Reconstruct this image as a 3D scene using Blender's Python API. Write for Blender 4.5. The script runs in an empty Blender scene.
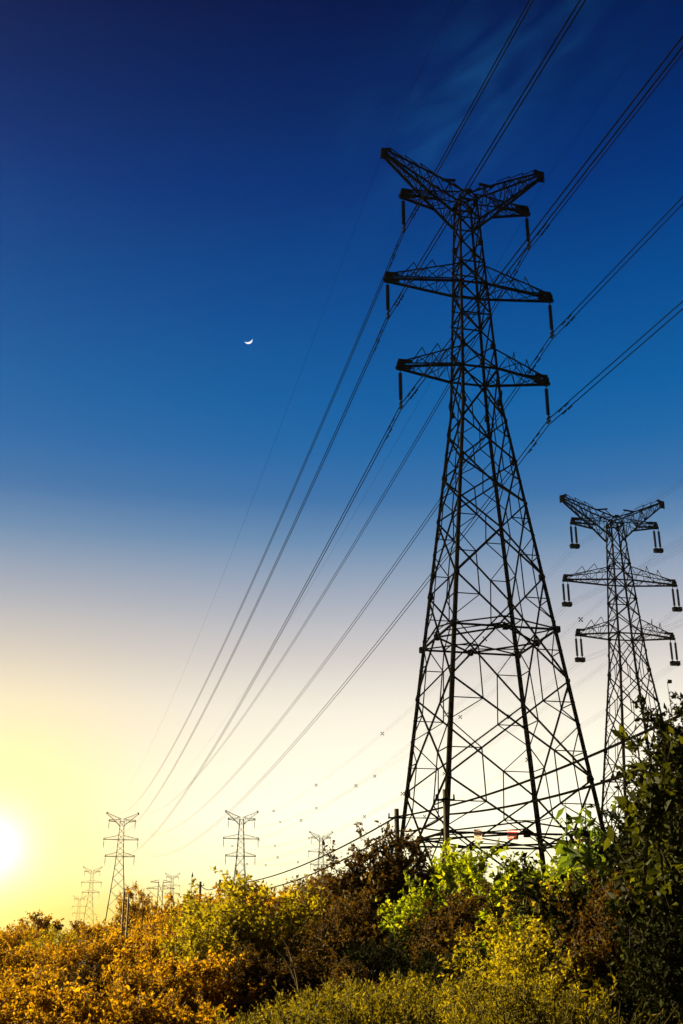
import bpy, math, random
import numpy as np
from mathutils import Vector, Matrix

sc = bpy.context.scene
col = sc.collection
rng = np.random.default_rng(11)
random.seed(5)
R = math.radians
EYE = 1.6

# ------------------------------------------------------------------ helpers
def tag(o, label=None, cat=None, group=None, kind=None):
    if label: o['label'] = label
    if cat: o['category'] = cat
    if group: o['group'] = group
    if kind: o['kind'] = kind
    return o

def empty(name, loc=(0, 0, 0), rz=0.0, scale=1.0):
    o = bpy.data.objects.new(name, None)
    o.empty_display_size = 0.3
    col.objects.link(o)
    o.location = loc
    o.rotation_euler = (0, 0, rz)
    o.scale = (scale,) * 3
    return o

def mesh_obj(name, verts, faces, mat, parent=None, smooth=False):
    me = bpy.data.meshes.new(name)
    verts = np.asarray(verts, dtype=np.float32).reshape(-1, 3)
    if isinstance(faces, np.ndarray):
        n, k = faces.shape
        me.vertices.add(len(verts)); me.vertices.foreach_set('co', verts.ravel())
        me.loops.add(n * k); me.loops.foreach_set('vertex_index', faces.astype(np.int32).ravel())
        me.polygons.add(n)
        me.polygons.foreach_set('loop_start', np.arange(0, n * k, k, dtype=np.int32))
        me.update(calc_edges=True)
        if smooth:
            me.polygons.foreach_set('use_smooth', np.ones(n, dtype=bool))
    else:
        me.from_pydata(verts.tolist(), [], faces)
        me.update()
        if smooth:
            for p in me.polygons: p.use_smooth = True
    mats = mat if isinstance(mat, (list, tuple)) else [mat]
    for m in mats:
        me.materials.append(m)
    o = bpy.data.objects.new(name, me)
    col.objects.link(o)
    if parent is not None:
        o.parent = parent
    return o

class MB:
    """collects quads; build() links them as one mesh object"""
    def __init__(s):
        s.v = []; s.f = []
    def quad(s, a, b, c, d):
        n = len(s.v); s.v += [tuple(a), tuple(b), tuple(c), tuple(d)]; s.f.append((n, n + 1, n + 2, n + 3))
    def bar(s, p, q, w, w2=None, up=None):
        p = Vector(p); q = Vector(q); d = q - p
        if d.length < 1e-5: return
        d.normalize()
        ref = Vector(up) if up else (Vector((0, 0, 1)) if abs(d.z) < 0.9 else Vector((1, 0.3, 0)))
        x = d.cross(ref).normalized(); y = d.cross(x).normalized()
        h = w / 2; g = (w2 if w2 else w) / 2
        n = len(s.v)
        for c in (p, q):
            for sx, sy in ((-1, -1), (1, -1), (1, 1), (-1, 1)):
                s.v.append(tuple(c + x * h * sx + y * g * sy))
        for i in range(4):
            j = (i + 1) % 4
            s.f.append((n + i, n + j, n + 4 + j, n + 4 + i))
        s.f.append((n + 3, n + 2, n + 1, n)); s.f.append((n + 4, n + 5, n + 6, n + 7))
    def angle(s, p, q, w, inx, iny, t=0.03):
        """steel L section along p-q with flanges pointing to inx and iny"""
        p = Vector(p); q = Vector(q); ix = Vector(inx); iy = Vector(iny)
        prof = [Vector((0, 0, 0)), ix * w, ix * w + iy * t, ix * t + iy * t, ix * t + iy * w, iy * w]
        n = len(s.v)
        for c in (p, q):
            for a in prof: s.v.append(tuple(c + a))
        for i in range(6):
            j = (i + 1) % 6
            s.f.append((n + i, n + j, n + 6 + j, n + 6 + i))
    def tube(s, pts, rads, sides=6, cap=True):
        pts = [Vector(p) for p in pts]
        if not hasattr(rads, '__len__'): rads = [rads] * len(pts)
        n0 = len(s.v)
        for i, p in enumerate(pts):
            a = pts[max(i - 1, 0)]; b = pts[min(i + 1, len(pts) - 1)]
            d = (b - a).normalized()
            ref = Vector((0, 0, 1)) if abs(d.z) < 0.95 else Vector((1, 0, 0))
            x = d.cross(ref).normalized(); y = d.cross(x)
            for k in range(sides):
                t = 2 * math.pi * k / sides
                s.v.append(tuple(p + (x * math.cos(t) + y * math.sin(t)) * rads[i]))
        for i in range(len(pts) - 1):
            for k in range(sides):
                a = n0 + i * sides + k; b = n0 + i * sides + (k + 1) % sides
                s.f.append((a, b, b + sides, a + sides))
        if cap:
            s.f.append(tuple(n0 + k for k in range(sides))[::-1])
            s.f.append(tuple(n0 + (len(pts) - 1) * sides + k for k in range(sides)))
    def box(s, c, size, rot=None):
        c = Vector(c); h = Vector(size) / 2; n = len(s.v)
        for sx in (-1, 1):
            for sy in (-1, 1):
                for sz in (-1, 1):
                    v = Vector((sx * h.x, sy * h.y, sz * h.z))
                    if rot: v = rot @ v
                    s.v.append(tuple(c + v))
        for f in ((0, 1, 3, 2), (4, 6, 7, 5), (0, 4, 5, 1), (2, 3, 7, 6), (0, 2, 6, 4), (1, 5, 7, 3)):
            s.f.append(tuple(n + i for i in f))
    def build(s, name, mat, parent=None, smooth=False):
        return mesh_obj(name, s.v, s.f, mat, parent, smooth)

def copy_tree(o, parent=None):
    c = o.copy(); col.objects.link(c); c.parent = parent
    for ch in list(o.children): copy_tree(ch, c)
    return c

# ------------------------------------------------------------------ camera
PITCH = 0.37624
F_PX = 1094.1
cam_d = bpy.data.cameras.new('camera')
cam = bpy.data.objects.new('camera', cam_d); col.objects.link(cam); sc.camera = cam
cam_d.sensor_fit = 'VERTICAL'; cam_d.sensor_height = 36; cam_d.lens = 36 * F_PX / 1024
cam_d.clip_start = 0.1; cam_d.clip_end = 30000
cam.location = (0, 0, EYE); cam.rotation_euler = (math.pi / 2 + PITCH, 0, 0)

def az_of(px):          # bearing of a picture column near the horizon
    return math.atan((px - 341.5) / F_PX * math.cos(PITCH))
def elev(py):
    return PITCH + math.atan((512 - py) / F_PX)
def spot(px, dist):
    """ground point at a bearing and distance"""
    a = az_of(px) if True else 0
    return (dist * math.sin(a), dist * math.cos(a))
def height_at(py, dist):
    return EYE + dist * math.tan(elev(py))

# ------------------------------------------------------------------ materials
def new_mat(name):
    m = bpy.data.materials.new(name); m.use_nodes = True
    nt = m.node_tree; nt.nodes.clear()
    out = nt.nodes.new('ShaderNodeOutputMaterial')
    return m, nt, out

def simple_mat(name, colr, rough=0.6, metal=0.0, var=0.25, scale=6.0, spec=0.4):
    m, nt, out = new_mat(name)
    p = nt.nodes.new('ShaderNodeBsdfPrincipled')
    tc = nt.nodes.new('ShaderNodeTexCoord')
    nz = nt.nodes.new('ShaderNodeTexNoise'); nz.inputs['Scale'].default_value = scale; nz.inputs['Detail'].default_value = 5
    nt.links.new(tc.outputs['Object'], nz.inputs['Vector'])
    rp = nt.nodes.new('ShaderNodeValToRGB')
    rp.color_ramp.elements[0].position = 0.3; rp.color_ramp.elements[1].position = 0.7
    rp.color_ramp.elements[0].color = tuple(c * (1 - var) for c in colr) + (1,)
    rp.color_ramp.elements[1].color = tuple(c * (1 + var) for c in colr) + (1,)
    nt.links.new(nz.outputs['Fac'], rp.inputs['Fac'])
    nt.links.new(rp.outputs['Color'], p.inputs['Base Color'])
    p.inputs['Roughness'].default_value = rough; p.inputs['Metallic'].default_value = metal
    p.inputs['Specular IOR Level'].default_value = spec
    nt.links.new(p.outputs[0], out.inputs['Surface'])
    return m

def leaf_mat(name, cols, trans=0.45, rough=0.6, tboost=1.0, spec=0.15):
    """leaf: diffuse and translucent, with natural hue differences leaf by leaf and in patches"""
    m, nt, out = new_mat(name)
    geo = nt.nodes.new('ShaderNodeNewGeometry')
    tc = nt.nodes.new('ShaderNodeTexCoord')
    nz = nt.nodes.new('ShaderNodeTexNoise'); nz.inputs['Scale'].default_value = 1.3; nz.inputs['Detail'].default_value = 3
    nt.links.new(tc.outputs['Object'], nz.inputs['Vector'])
    add = nt.nodes.new('ShaderNodeMath'); add.operation = 'MULTIPLY_ADD'
    nt.links.new(geo.outputs['Random Per Island'], add.inputs[0]); add.inputs[1].default_value = 0.55
    sub = nt.nodes.new('ShaderNodeMath'); sub.operation = 'MULTIPLY_ADD'
    nt.links.new(nz.outputs['Fac'], sub.inputs[0]); sub.inputs[1].default_value = 1.5; sub.inputs[2].default_value = -0.52
    nt.links.new(sub.outputs[0], add.inputs[2])
    rp = nt.nodes.new('ShaderNodeValToRGB')
    els = rp.color_ramp.elements
    while len(els) < len(cols): els.new(0.5)
    for i, c in enumerate(cols):
        els[i].position = i / (len(cols) - 1); els[i].color = tuple(c) + (1,)
    nt.links.new(add.outputs[0], rp.inputs['Fac'])
    p = nt.nodes.new('ShaderNodeBsdfPrincipled')
    nt.links.new(rp.outputs['Color'], p.inputs['Base Color'])
    p.inputs['Roughness'].default_value = rough; p.inputs['Specular IOR Level'].default_value = spec
    t = nt.nodes.new('ShaderNodeBsdfTranslucent')
    mul = nt.nodes.new('ShaderNodeMix'); mul.data_type = 'RGBA'; mul.blend_type = 'MULTIPLY'; mul.inputs['Factor'].default_value = 1
    nt.links.new(rp.outputs['Color'], mul.inputs['A']); mul.inputs['B'].default_value = (2.1 * tboost, 1.9 * tboost, 0.8 * tboost, 1)
    nt.links.new(mul.outputs['Result'], t.inputs['Color'])
    mx = nt.nodes.new('ShaderNodeMixShader'); mx.inputs[0].default_value = trans
    nt.links.new(p.outputs[0], mx.inputs[1]); nt.links.new(t.outputs[0], mx.inputs[2])
    nt.links.new(mx.outputs[0], out.inputs['Surface'])
    return m

def spot_h(px, py, dist):
    """ground point under something seen at a picture row, at a distance"""
    y = dist * math.cos(az_of(px)); z = dist * math.tan(elev(py))
    return ((px - 341.5) / F_PX * (y * math.cos(PITCH) + z * math.sin(PITCH)), y)

M = {}
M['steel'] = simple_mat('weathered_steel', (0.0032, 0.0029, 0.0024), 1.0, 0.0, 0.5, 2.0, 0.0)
M['sunlit_steel'] = simple_mat('sunlit_tone_steel', (0.010, 0.008, 0.005), 1.0, 0.0, 0.4, 2.0, 0.0)  # lighter copy of the steel, with sunlight put into its colour
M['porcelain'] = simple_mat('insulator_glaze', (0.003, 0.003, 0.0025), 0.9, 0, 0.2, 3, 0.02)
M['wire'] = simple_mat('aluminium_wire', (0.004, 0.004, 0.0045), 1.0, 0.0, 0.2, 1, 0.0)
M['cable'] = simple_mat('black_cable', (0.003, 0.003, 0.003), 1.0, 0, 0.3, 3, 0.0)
M['wood'] = simple_mat('weathered_pole_wood', (0.05, 0.034, 0.018), 0.9, 0, 0.35, 5)
M['concrete'] = simple_mat('pole_concrete', (0.30, 0.27, 0.2), 0.85, 0, 0.2, 4)
M['bark'] = simple_mat('bark', (0.03, 0.022, 0.014), 0.95, 0, 0.4, 8)
M['pale_bark'] = simple_mat('pale_bark', (0.16, 0.11, 0.05), 0.85, 0, 0.3, 8)
def sheet_mat(name, colr):
    # thin weathered plastic sheet: some daylight shines through from behind
    m = simple_mat(name, colr, 0.5, 0, 0.08, 5)
    nt = m.node_tree; p = next(n for n in nt.nodes if n.type == 'BSDF_PRINCIPLED'); out = next(n for n in nt.nodes if n.type == 'OUTPUT_MATERIAL')
    t = nt.nodes.new('ShaderNodeBsdfTranslucent'); t.inputs['Color'].default_value = colr + (1,)
    mx = nt.nodes.new('ShaderNodeMixShader'); mx.inputs[0].default_value = .6
    nt.links.new(p.outputs[0], mx.inputs[1]); nt.links.new(t.outputs[0], mx.inputs[2]); nt.links.new(mx.outputs[0], out.inputs['Surface'])
    return m
M['red'] = sheet_mat('sign_red', (0.75, 0.02, 0.03)); M['white'] = sheet_mat('sign_white', (0.78, 0.70, 0.60)); M['faded_red'] = sheet_mat('sign_faded_red', (0.75, 0.22, 0.18))
M['soil'] = simple_mat('soil', (0.05, 0.042, 0.022), 0.95, 0, 0.5, 0.7)

M['bright'] = leaf_mat('bright_green_leaf', [(0.05, 0.07, 0.004), (0.15, 0.19, 0.006), (0.30, 0.32, 0.010)], 0.6)
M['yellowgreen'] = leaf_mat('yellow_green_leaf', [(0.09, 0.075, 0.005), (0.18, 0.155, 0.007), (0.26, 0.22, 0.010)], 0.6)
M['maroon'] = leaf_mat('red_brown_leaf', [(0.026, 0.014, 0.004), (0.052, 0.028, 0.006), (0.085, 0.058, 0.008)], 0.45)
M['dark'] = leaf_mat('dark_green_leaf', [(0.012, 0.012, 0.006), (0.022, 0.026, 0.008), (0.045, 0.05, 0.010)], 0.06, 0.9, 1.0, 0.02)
M['brown'] = leaf_mat('glow_tinted_leaf', [(0.06, 0.036, 0.003), (0.19, 0.105, 0.005), (0.40, 0.25, 0.010)], 0.6)  # brown leaf with the orange veil of the sun put into its colour
M['broad'] = leaf_mat('broad_leaf', [(0.035, 0.06, 0.01), (0.07, 0.11, 0.013), (0.13, 0.16, 0.018)], 0.5)
M['darkbright'] = leaf_mat('sapling_leaf', [(0.015, 0.018, 0.005), (0.03, 0.035, 0.006), (0.10, 0.11, 0.008)], 0.4)
M['weed'] = leaf_mat('weed_leaf', [(0.035, 0.030, 0.004), (0.09, 0.078, 0.006), (0.20, 0.16, 0.010)], 0.6)

# ------------------------------------------------------------------ sky and light
SUN_AZ = R(-62.0)
SUN_EL = R(23.0)
GLOW_EL = R(4.3)
GLOW_AZ = R(-17.0)
def dirv(a, e): return Vector((math.sin(a) * math.cos(e), math.cos(a) * math.cos(e), math.sin(e)))

def s2l(c):
    return tuple((v / 255 / 12.92) if v / 255 <= 0.04045 else ((v / 255 + 0.055) / 1.055) ** 2.4 for v in c)

SKY = [ # elevation degrees, sRGB as seen
    (0.0, (252, 200, 70)), (1.5, (253, 224, 112)), (3.2, (254, 246, 198)), (5.9, (255, 248, 219)), (8.4, (250, 241, 218)), (11.3, (240, 232, 216)),
    (14.0, (215, 209, 206)), (16.7, (175, 182, 196)), (18.4, (144, 164, 190)), (20.0, (106, 144, 183)), (22.2, (60, 117, 173)), (24.8, (28, 105, 170)),
    (27.4, (6, 96, 165)), (32.0, (0, 78, 150)), (37.5, (0, 53, 125)), (42.0, (0, 37, 99)), (46.1, (0, 23, 77)), (60.0, (0, 18, 62)), (90.0, (0, 18, 55))]

def make_world():
    w = bpy.data.worlds.new('World'); sc.world = w; w.use_nodes = True
    nt = w.node_tree; nt.nodes.clear(); L = nt.links
    out = nt.nodes.new('ShaderNodeOutputWorld')
    tc = nt.nodes.new('ShaderNodeTexCoord')
    sep = nt.nodes.new('ShaderNodeSeparateXYZ'); L.new(tc.outputs['Generated'], sep.inputs[0])
    asn = nt.nodes.new('ShaderNodeMath'); asn.operation = 'ARCSINE'; L.new(sep.outputs['Z'], asn.inputs[0])
    mr = nt.nodes.new('ShaderNodeMapRange'); mr.inputs['From Min'].default_value = 0; mr.inputs['From Max'].default_value = math.pi / 2
    L.new(asn.outputs[0], mr.inputs['Value'])
    rp = nt.nodes.new('ShaderNodeValToRGB'); els = rp.color_ramp.elements
    while len(els) < len(SKY): els.new(0.5)
    for i, (e, c) in enumerate(SKY):
        k_ = float(np.interp(e, [0, 6, 8.4, 11.3, 14, 17], [1.48, 1.42, 1.30, 1.18, 1.05, 1.0]))
        els[i].position = e / 90; els[i].color = tuple(k_ * q for q in s2l(c)) + (1,)
    L.new(mr.outputs[0], rp.inputs[0])
    # nishita daylight, tinted by a dusk filter that deepens with height
    sk = nt.nodes.new('ShaderNodeTexSky'); sk.sky_type = 'NISHITA'; sk.sun_disc = False
    sk.sun_elevation = SUN_EL; sk.sun_rotation = SUN_AZ
    tint = nt.nodes.new('ShaderNodeValToRGB'); te = tint.color_ramp.elements
    te[0].position = 0; te[0].color = (0.5, 0.42, 0.3, 1)
    te[1].position = 0.42; te[1].color = (0.0, 0.04, 0.22, 1)
    t2 = te.new(0.16); t2.color = (0.5, 0.5, 0.5, 1)
    t3 = te.new(0.27); t3.color = (0.1, 0.4, 0.8, 1)
    L.new(mr.outputs[0], tint.inputs[0])
    mul = nt.nodes.new('ShaderNodeMix'); mul.data_type = 'RGBA'; mul.blend_type = 'MULTIPLY'; mul.inputs['Factor'].default_value = 1
    L.new(sk.outputs[0], mul.inputs['A']); L.new(tint.outputs[0], mul.inputs['B'])
    # thin high cloud wisps
    mp = nt.nodes.new('ShaderNodeMapping'); mp.inputs['Scale'].default_value = (2.2, 1.6, 3.0); mp.inputs['Rotation'].default_value = (0.2, 0.5, 0.9)
    L.new(tc.outputs['Generated'], mp.inputs[0])
    nz = nt.nodes.new('ShaderNodeTexNoise'); nz.inputs['Scale'].default_value = 2.1; nz.inputs['Detail'].default_value = 6; nz.inputs['Roughness'].default_value = 0.5
    L.new(mp.outputs[0], nz.inputs['Vector'])
    cr = nt.nodes.new('ShaderNodeMapRange'); cr.inputs['From Min'].default_value = 0.56; cr.inputs['From Max'].default_value = 0.80
    cr.inputs['To Max'].default_value = 0.03; cr.interpolation_type = 'SMOOTHSTEP'
    L.new(nz.outputs['Fac'], cr.inputs['Value'])
    # sun's aureole
    dt = nt.nodes.new('ShaderNodeVectorMath'); dt.operation = 'DOT_PRODUCT'
    L.new(tc.outputs['Generated'], dt.inputs[0]); dt.inputs[1].default_value = dirv(GLOW_AZ, GLOW_EL)
    ac = nt.nodes.new('ShaderNodeMath'); ac.operation = 'ARCCOSINE'; L.new(dt.outputs['Value'], ac.inputs[0])
    def gauss(sig, amp, power=2.0):
        d = nt.nodes.new('ShaderNodeMath'); d.operation = 'DIVIDE'; L.new(ac.outputs[0], d.inputs[0]); d.inputs[1].default_value = R(sig)
        pw = nt.nodes.new('ShaderNodeMath'); pw.operation = 'POWER'; L.new(d.outputs[0], pw.inputs[0]); pw.inputs[1].default_value = power
        ng = nt.nodes.new('ShaderNodeMath'); ng.operation = 'MULTIPLY'; L.new(pw.outputs[0], ng.inputs[0]); ng.inputs[1].default_value = -1
        ex = nt.nodes.new('ShaderNodeMath'); ex.operation = 'EXPONENT'; L.new(ng.outputs[0], ex.inputs[0])
        am = nt.nodes.new('ShaderNodeMath'); am.operation = 'MULTIPLY'; L.new(ex.outputs[0], am.inputs[0]); am.inputs[1].default_value = amp
        return am
    base = nt.nodes.new('ShaderNodeMix'); base.data_type = 'RGBA'; base.inputs['Factor'].default_value = 0.94
    sc10 = nt.nodes.new('ShaderNodeVectorMath'); sc10.operation = 'SCALE'; sc10.inputs['Scale'].default_value = 0.08
    L.new(mul.outputs['Result'], sc10.inputs[0])
    clampn = nt.nodes.new('ShaderNodeVectorMath'); clampn.operation = 'MINIMUM'; clampn.inputs[1].default_value = (1.0, 0.95, 0.7)
    L.new(sc10.outputs[0], clampn.inputs[0])
    L.new(clampn.outputs[0], base.inputs['A']); L.new(rp.outputs[0], base.inputs['B'])
    cur = base.outputs['Result']
    # the low sun itself, just inside the left edge: a small very bright core that the haze scatters
    for sig, amp, cc, pwr in ((12.0, .26, (.50, .33, .13), 2.0), (6.0, .80, (1.42, 1.05, .26), 2.0), (1.0, 1.0, (7.0, 6.0, 2.6), 1.0)):
        gq = gauss(sig, amp, pwr)
        mxn = nt.nodes.new('ShaderNodeMix'); mxn.data_type = 'RGBA'
        L.new(gq.outputs[0], mxn.inputs['Factor']); L.new(cur, mxn.inputs['A']); mxn.inputs['B'].default_value = cc + (1,)
        cur = mxn.outputs['Result']
    # one faint wisp of high cloud, where the photograph has it
    def pixdir(px, py):
        xr, zr = (px - 341.5) / F_PX, (512 - py) / F_PX
        return Vector((xr, math.cos(PITCH) - zr * math.sin(PITCH), math.sin(PITCH) + zr * math.cos(PITCH))).normalized()
    c0 = pixdir(478, 98); e1 = pixdir(535, 48) - c0; e1 = (e1 - c0 * e1.dot(c0)).normalized(); e2 = c0.cross(e1)
    def comp(vec, sc_):
        d = nt.nodes.new('ShaderNodeVectorMath'); d.operation = 'DOT_PRODUCT'; L.new(tc.outputs['Generated'], d.inputs[0]); d.inputs[1].default_value = vec * sc_
        return d.outputs['Value']
    cx = nt.nodes.new('ShaderNodeCombineXYZ'); L.new(comp(e1, 7.0), cx.inputs[0]); L.new(comp(e2, 22.0), cx.inputs[1])
    nz2 = nt.nodes.new('ShaderNodeTexNoise'); nz2.inputs['Scale'].default_value = 1.9; nz2.inputs['Detail'].default_value = 7; nz2.inputs['Roughness'].default_value = .55
    nz2.inputs['Distortion'].default_value = .6
    L.new(cx.outputs[0], nz2.inputs['Vector'])
    ns = nt.nodes.new('ShaderNodeMapRange'); ns.interpolation_type = 'SMOOTHSTEP'; ns.inputs['From Min'].default_value = .30; ns.inputs['From Max'].default_value = .75
    L.new(nz2.outputs['Fac'], ns.inputs['Value'])
    lv = nt.nodes.new('ShaderNodeCombineXYZ'); L.new(comp(e1, 1 / R(6.5)), lv.inputs[0]); L.new(comp(e2, 1 / R(3.2)), lv.inputs[1])
    ln = nt.nodes.new('ShaderNodeVectorMath'); ln.operation = 'DOT_PRODUCT'; L.new(lv.outputs[0], ln.inputs[0]); L.new(lv.outputs[0], ln.inputs[1])
    lm = nt.nodes.new('ShaderNodeMath'); lm.operation = 'MULTIPLY'; lm.inputs[1].default_value = -1; L.new(ln.outputs['Value'], lm.inputs[0])
    le = nt.nodes.new('ShaderNodeMath'); le.operation = 'EXPONENT'; L.new(lm.outputs[0], le.inputs[0])
    wm = nt.nodes.new('ShaderNodeMath'); wm.operation = 'MULTIPLY'; L.new(le.outputs[0], wm.inputs[0]); L.new(ns.outputs[0], wm.inputs[1])
    wm2 = nt.nodes.new('ShaderNodeMath'); wm2.operation = 'MULTIPLY_ADD'; wm2.inputs[1].default_value = .16; L.new(wm.outputs[0], wm2.inputs[0]); L.new(cr.outputs[0], wm2.inputs[2])
    addc = nt.nodes.new('ShaderNodeMix'); addc.data_type = 'RGBA'; addc.blend_type = 'MIX'
    L.new(wm2.outputs[0], addc.inputs['Factor']); L.new(cur, addc.inputs['A']); addc.inputs['B'].default_value = (0.02, 0.26, 0.62, 1)
    # the sky opposite the glow is dim, as at dusk
    hd = nt.nodes.new('ShaderNodeVectorMath'); hd.operation = 'DOT_PRODUCT'; L.new(tc.outputs['Generated'], hd.inputs[0]); hd.inputs[1].default_value = dirv(GLOW_AZ * .5, 0)
    hr = nt.nodes.new('ShaderNodeMapRange'); hr.interpolation_type = 'SMOOTHSTEP'
    hr.inputs['From Min'].default_value = -.25; hr.inputs['From Max'].default_value = .62; hr.inputs['To Min'].default_value = .16; hr.inputs['To Max'].default_value = 1.0
    L.new(hd.outputs['Value'], hr.inputs['Value'])
    fin = nt.nodes.new('ShaderNodeVectorMath'); fin.operation = 'SCALE'; L.new(addc.outputs['Result'], fin.inputs[0]); L.new(hr.outputs[0], fin.inputs['Scale'])
    bg = nt.nodes.new('ShaderNodeBackground'); bg.inputs['Strength'].default_value = 0.34
    L.new(fin.outputs[0], bg.inputs['Color'])
    L.new(bg.outputs[0], out.inputs['Surface'])
make_world()

sun_d = bpy.data.lights.new('sun', 'SUN'); sun_d.energy = 5.0; sun_d.angle = R(0.5); sun_d.color = (1.0, 0.82, 0.42)
sun = bpy.data.objects.new('sun', sun_d); col.objects.link(sun)
sun.rotation_euler = dirv(SUN_AZ, SUN_EL).to_track_quat('Z', 'Y').to_euler()
sun.location = (-60, 150, 60)

# haze
HAZE_ON = True
if HAZE_ON:
    hb = MB(); hb.box((0, 700, 34.5), (3200, 2600, 71))
    m, nt, out = new_mat('haze_air')
    vp = nt.nodes.new('ShaderNodeVolumePrincipled')
    vp.inputs['Color'].default_value = (0.95, 0.88, 0.70, 1); vp.inputs['Density'].default_value = 0.00013
    vp.inputs['Anisotropy'].default_value = 0.9
    nt.links.new(vp.outputs[0], out.inputs['Volume'])
    hz = hb.build('haze', m); hz['kind'] = 'stuff'

# ------------------------------------------------------------------ ground
def make_ground():
    n = 90; ext = 9000.0
    t = np.linspace(-1, 1, n); g = np.sign(t) * np.abs(t) ** 3 * ext
    X, Y = np.meshgrid(g, g)
    Z = 0.08 * np.sin(X * 0.9) * np.cos(Y * 0.7)
    Z = np.where(np.hypot(X, Y) < 200, Z, 0.0)
    v = np.stack([X, Y, Z], -1).reshape(-1, 3)
    i = np.arange(n * n).reshape(n, n)
    f = np.stack([i[:-1, :-1], i[:-1, 1:], i[1:, 1:], i[1:, :-1]], -1).reshape(-1, 4)
    o = mesh_obj('ground', v, f, M['soil'], None, True); o['kind'] = 'structure'
make_ground()

# ------------------------------------------------------------------ pylons
def lerp(a, b, t): return a + (b - a) * t

def make_pylon(P, detail=True, double=False):
    """lattice double-circuit pylon standing on the local origin; x along the crossarms, y along the line"""
    root = empty('lattice_pylon')
    arms = P['arms']; zl = arms[0][0]; zm = arms[1][0]; zt = arms[2][0]; zh, ah = P['horn']
    zk = zl - 3.0; wk = P['wk']; wt = P['wt']; ztop = zt + 0.5
    slope = P['slope']
    def hw(z):
        if z >= zk: return lerp(wk, wt, (z - zk) / (ztop - zk))
        return wk + (zk - z) * slope
    K = P.get('thick', 1.0)
    nodes_up = P['up']; nodes_dn = P['down']
    corners = ((-1, -1), (1, -1), (1, 1), (-1, 1))
    def cp(c, z): w = hw(z); return Vector((c[0] * w, c[1] * w, z))
    zs = sorted(set([0.0] + nodes_dn + nodes_up + [zk, ztop]))
    for c in corners:
        b = MB()
        for i in range(len(zs) - 1):
            w = lerp(0.31, 0.16, min(zs[i] / zt, 1)) * K
            b.angle(cp(c, zs[i]), cp(c, zs[i + 1]), w, (-c[0], 0, 0), (0, -c[1], 0), 0.05 * K)
            if detail and i % 2 == 0 and i:
                b.box(cp(c, zs[i]) - Vector((c[0] * .16, c[1] * .16, 0)), (.32, .32, .42))
        if detail:
            b.box((c[0] * (hw(0) - .15), c[1] * (hw(0) - .15), -0.05), (1.1, 1.1, 0.5))
        b.build('leg', M['sunlit_steel'] if (c == (-1, -1)) else M['steel'], root)  # one leg takes the steel toned as if sunlit
    # faces
    pan_dn = list(reversed(nodes_dn))
    for k in range(4):
        ca = corners[k]; cb = corners[(k + 1) % 4]
        b = MB()
        D = 0.110 * K; S = 0.062 * K
        prevq = None
        for i in range(len(nodes_dn) - 1):
            z0, z1 = nodes_dn[i], nodes_dn[i + 1]
            a0, a1, b0, b1 = cp(ca, z0), cp(ca, z1), cp(cb, z0), cp(cb, z1)
            b.bar(a0, b1, D); b.bar(b0, a1, D)
            w0, w1 = hw(z0), hw(z1); t = w0 / (w0 + w1)
            c = a0.lerp(b1, t)
            if not detail: continue
            if z1 - z0 > 3.0:
                for s0, s1 in ((a0, a1), (b0, b1)):
                    m = s0.lerp(s1, t)
                    qlo = s0.lerp(c, 0.5); qhi = s1.lerp(c, 0.5)
                    b.bar(qlo, m, S); b.bar(qhi, m, S)
                    if z1 - z0 > 5:
                        fl = (qlo.z - s0.z) / (s1.z - s0.z); fh = (qhi.z - s0.z) / (s1.z - s0.z)
                        b.bar(qlo, s0.lerp(s1, fl), S); b.bar(qhi, s0.lerp(s1, fh), S)
                if prevq is not None:
                    for pq, nq in zip(prevq, (a0.lerp(c, .5), b0.lerp(c, .5))): b.bar(pq, nq, S)
                prevq = (a1.lerp(c, .5), b1.lerp(c, .5))
            else: prevq = None
        if nodes_dn[0] > 0.5:
            mid = cp(ca, nodes_dn[0]).lerp(cp(cb, nodes_dn[0]), .5)
            for c0 in (ca, cb):
                b.bar(cp(c0, 0.3), mid, D)
                b.bar(cp(c0, 0.3).lerp(mid, .5), cp(c0, 2.6), S)
        for i in range(len(nodes_up) - 1):
            z0, z1 = nodes_up[i], nodes_up[i + 1]
            b.bar(cp(ca, z0), cp(cb, z1), .095 * K); b.bar(cp(cb, z0), cp(ca, z1), .095 * K)
            if detail and i % 2 == 0:
                b.bar(cp(ca, z0), cp(cb, z0), .10 * K)
                if z1 - z0 > 2.4:
                    mz = (z0 + z1) / 2; b.bar(cp(ca, mz), cp(cb, mz), .07 * K)
        b.bar(cp(ca, zl), cp(cb, zl), .14 * K); b.bar(cp(ca, zm), cp(cb, zm), .14 * K); b.bar(cp(ca, zt), cp(cb, zt), .14 * K)
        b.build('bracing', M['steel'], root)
    if detail:
        for zb in P['belts']:
            b = MB()
            mids = []
            for k in range(4):
                ca = corners[k]; cb = corners[(k + 1) % 4]
                a, c = cp(ca, zb), cp(cb, zb); m_ = a.lerp(c, .5); mids.append(m_)
                b.bar(a, c, .13); b.bar(a + Vector((0, 0, .05)), m_ + Vector((0, 0, .75)), .09); b.bar(m_ + Vector((0, 0, .75)), c + Vector((0, 0, .05)), .09)
                for p_ in (a, m_): b.box(p_, (.36, .36, .42))
            for k in range(4):
                b.bar(mids[k], mids[(k + 1) % 4], .11)
                b.bar(mids[k] + Vector((0, 0, .3)), cp(corners[k], zb).lerp(mids[k - 1], .5), .07)
            b.build('belt', M['steel'], root)
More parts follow.
